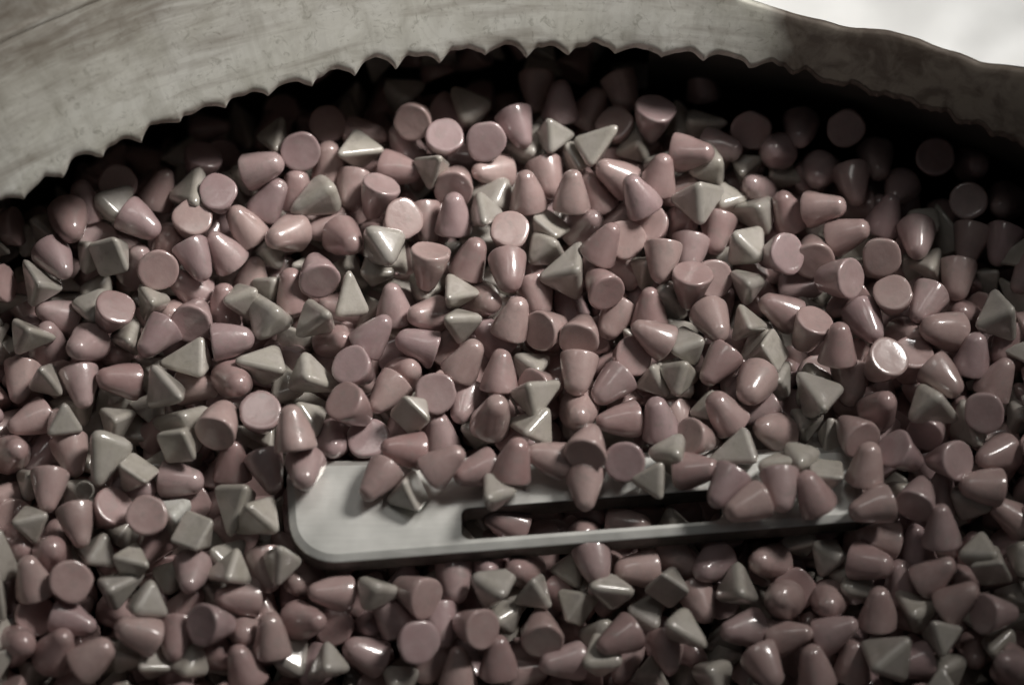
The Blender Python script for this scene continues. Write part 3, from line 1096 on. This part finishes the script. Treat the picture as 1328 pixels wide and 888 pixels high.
c 1736 -577 -233 2 53 297 953 97 s 2 - 0
c 2009 -690 -227 754 63 -509 -411 97 s 1 - 0
p 1579 -608 -181 340 481 562 581 86 T 1 - 0
c 1192 -704 -29 909 -234 -288 -189 97 s 0 - 1
"""
recs = []
for line in PIECES.strip().splitlines():
    k, x, y, z, qw, qx, qy, qz, s, fl, lay, tg, ov = line.split()
    recs.append(dict(k=k, loc=Vector((int(x), int(y), int(z))) / 1e4, q=Quaternion((int(qw), int(qx), int(qy), int(qz))).normalized(),
                     s=int(s) / 100, fl=fl, lay=int(lay), tg=tg, ov=int(ov)))
for i, r in enumerate(recs):
    rnd = random.Random(100 + i)
    axis = r['q'] @ Vector((0, 0, 1))
    px, py, pz = axis.dot(RIGHT), axis.dot(UP), -axis.dot(FWD)
    u, v = project(r['loc'])
    if r['k'] == 'c':
        me = CONES[rnd.randrange(len(CONES))]
        c = rnd.choice(REDS) if 'r' in r['tg'] else rnd.choice(PINKS)
        name, cat, grp = 'pink_cone', 'cone', 'pink cone media'
        what = 'dark red cone' if 'r' in r['tg'] else 'pink cone'
    else:
        me = (PYRS if r['k'] == 'p' else QUADS)[rnd.randrange(7 if r['k'] == 'p' else 3)]
        c = (.66, .66, .63) if 'h' in r['tg'] else rnd.choice(GREYS)  # bright sheen of a wet facet put into the piece's colour
        name, cat, grp = 'grey_pyramid', 'pyramid', 'grey pyramid media'
        what = 'grey pyramid with painted sheen' if 'h' in r['tg'] else 'grey pyramid'
    if r['k'] == 'c' and pz < -.80: pose = 'round base facing the viewer'
    elif r['k'] == 'c' and pz > .80: pose = 'rounded tip facing the viewer'
    else:
        ang = math.degrees(math.atan2(py, px)) % 360
        d = ['right', 'up', 'left', 'down'][int(((ang + 45) % 360) // 90)]
        pose = ('apex' if r['k'] != 'c' else 'tip') + ' pointing ' + d
    if r['lay'] in (1, 2): what = 'half-hidden ' + what
    r['key'] = (what, pose, zone(u, v, r['ov'], r['lay']))
    r['u'] = u
    f = rnd.uniform(.90, 1.08)
    o = bpy.data.objects.new(name, me)
    COL.objects.link(o)
    o.location = r['loc']; o.rotation_mode = 'QUATERNION'; o.rotation_quaternion = r['q']
    o.scale = (r['s'],) * 3
    o.color = (c[0] * f, c[1] * f, c[2] * f, 1)
    o['category'] = cat; o['group'] = grp
    r['o'] = o
groups = {}
for r in recs: groups.setdefault(r['key'], []).append(r)
for key, lst in groups.items():
    lst.sort(key=lambda r: r['u'])
    for n, r in enumerate(lst):
        w, p, z = key
        if len(lst) == 1: r['o']['label'] = '%s, %s, %s' % (w, p, z)
        else: r['o']['label'] = '%s, %s, %s from left %s' % (w, p, ordinal(n), z)

# soap bubble clinging to the media at the left
def bubble(u, v, rad):
    d = FWD + RIGHT * ((u - 664) / 664 * TH) + UP * ((444 - v) / 664 * TH)
    t = (SLOPE * CAMLOC.y - CAMLOC.z) / (d.z - SLOPE * d.y) - .0075
    root = bpy.data.objects.new('soap_bubble', None); COL.objects.link(root)
    root.location = CAMLOC + d * t
    root.rotation_euler = (-d).to_track_quat('Z', 'Y').to_euler()
    G = Nodes('soap_film'); G.b.inputs['Transmission Weight'].default_value = 1; G.b.inputs['IOR'].default_value = 1.01
    G.b.inputs['Roughness'].default_value = .03; G.b.inputs['Coat Weight'].default_value = .3; G.b.inputs['Coat Roughness'].default_value = .02
    bm = bmesh.new(); bmesh.ops.create_uvsphere(bm, u_segments=28, v_segments=14, radius=rad)
    for vv in bm.verts: vv.co.z *= .3
    me = bpy.data.meshes.new('film'); bm.to_mesh(me); bm.free(); smooth(me)
    link('film', me, G.m, root)
    W = Nodes('foam_ring'); W.b.inputs['Base Color'].default_value = (.62, .60, .54, 1); W.b.inputs['Transmission Weight'].default_value = .5
    W.b.inputs['Roughness'].default_value = .15; W.b.inputs['IOR'].default_value = 1.33
    bm = bmesh.new()
    NS, NR = 36, 8
    rings = []
    for i in range(NS):
        a = 2 * math.pi * i / NS
        w = .00026 * (1 + .4 * math.sin(a + 1))
        rings.append([bm.verts.new(((rad + w * math.cos(q)) * math.cos(a), (rad + w * math.cos(q)) * math.sin(a) * .96, w * math.sin(q))) for q in (2 * math.pi * k / NR for k in range(NR))])
    for i in range(NS):
        for k in range(NR):
            bm.faces.new((rings[i][k], rings[(i + 1) % NS][k], rings[(i + 1) % NS][(k + 1) % NR], rings[i][(k + 1) % NR]))
    bmesh.ops.recalc_face_normals(bm, faces=bm.faces)
    me = bpy.data.meshes.new('ring'); bm.to_mesh(me); bm.free(); smooth(me)
    link('ring', me, W.m, root)
    tag(root, 'small round soap bubble sitting on the media at far left', 'bubble')


bubble(109, 636, .0037)

# ------------------------------------------------------------------ the rest of the media: the mass under and around the ones above
def fill_mass():
    rnd = random.Random(4)
    lowc = cone_mesh('low_cone', 12.0, 0, 14, .06, 1)
    lowp = pyramid_mesh('low_pyramid', 3, .09, 2, 1)
    data = []
    for me in (lowc, lowp):
        co = np.empty(len(me.vertices) * 3); me.vertices.foreach_get('co', co)
        data.append((co.reshape(-1, 3), [tuple(p.vertices) for p in me.polygons]))
        bpy.data.meshes.remove(me)
    tops = np.array([r['loc'] for r in recs])
    V = [[], []]; F = [[], []]; base = [0, 0]
    step = CD * .86
    nrm = Vector((0, -SLOPE, 1)).normalized()
    for layer in range(3):
        y = -.42
        while y < .20:
            x = -.42
            while x < .46:
                px = x + rnd.uniform(-.3, .3) * step; py = y + rnd.uniform(-.3, .3) * step
                x += step
                if math.hypot(px - RIM_C[0], py - RIM_C[1]) > RIM_R + (.062 if math.atan2(px - RIM_C[0], py - RIM_C[1]) < .06 else .012): continue
                surf = SLOPE * max(py, -.20)
                u, v = project((px, py, surf))
                inside = 2 < u < 1326 and 40 < v < 882
                z = surf - (.0165 if inside else .001)
                # the pile dips in front of the plate
                side = max(0, min(1, (u - 250) / 130)) * max(0, min(1, (1250 - u) / 130))
                fl = 732 - .079 * (u - 377)
                t = max(0, min(1, (v - fl + 10) / 35))
                if inside or v > 800: z -= (.017 * side + .006 * (1 - side)) * t
                if inside and v > 730: z -= .004
                if inside and v < 330: z -= .030 * max(0, min(1, (math.hypot(px - RIM_C[0], py - RIM_C[1]) - RIM_R + .005) / .03))
                z -= layer * CD * .62
                # keep clear of the plate
                q = Vector((px, py, z)) - P1
                s1, s2 = q.dot(PE1), q.dot(PE2)
                p = Vector((px, py, z)) + Vector((0, 0, rnd.uniform(-.002, .002)))
                if -.012 < s1 < PL + .012 and -.012 < s2 < PD + (PR - PD) * s1 / PL + .010:
                    h = q.dot(PN)
                    lim = -PT - .017 - layer * CD * .6
                    if h > lim: p += PN * (lim - h)
                    elif layer: p.z -= .004
                elif inside or layer:
                    near = tops[np.abs(tops - np.array(p)).max(1) < .013]
                    drop = 0
                    for _ in range(7):
                        if len(near) and (np.sqrt(((near - np.array(p)) ** 2).sum(1)) < CD * .80).any():
                            p += FWD * .0035; drop += 1
                        else: break
                    else:
                        p += FWD * .004
                k = 0 if rnd.random() < .68 else 1
                q4 = Quaternion((rnd.gauss(0, 1), rnd.gauss(0, 1), rnd.gauss(0, 1), rnd.gauss(0, 1))).normalized()
                M = np.array(q4.to_matrix())
                co, fa = data[k]
                V[k].append(co @ M.T * rnd.uniform(.95, 1.05) + np.array(p))
                F[k].extend(tuple(a + base[k] for a in f) for f in fa)
                base[k] += len(co)
            y += step
    pink = media_material('pink_ceramic_mass', [(0, (*PINKS[0], 1)), (.3, (*PINKS[3], 1)), (.6, (*PINKS[2], 1)), (.9, (*PINKS[4], 1))], (.82, .80, .80), (.86, .81, .81))
    grey = media_material('grey_ceramic_mass', [(0, (*GREYS[0], 1)), (.5, (*GREYS[3], 1)), (1, (*GREYS[2], 1))], (.85, .84, .80), (.84, .84, .80))
    for k, (name, mat, lab) in enumerate((('pink_cone_mass', pink, 'deeper mass of pink cone media filling the bowl'),
                                          ('grey_pyramid_mass', grey, 'deeper mass of grey pyramid media filling the bowl'))):
        me = bpy.data.meshes.new(name)
        me.from_pydata(np.concatenate(V[k]).tolist(), [], F[k])
        smooth(me)
        o = link(name, me, mat)
        o['kind'] = 'stuff'
        tag(o, lab, 'media')
    print('fill', len(V[0]), len(V[1]), 'tris', len(F[0]) + len(F[1]))


fill_mass()
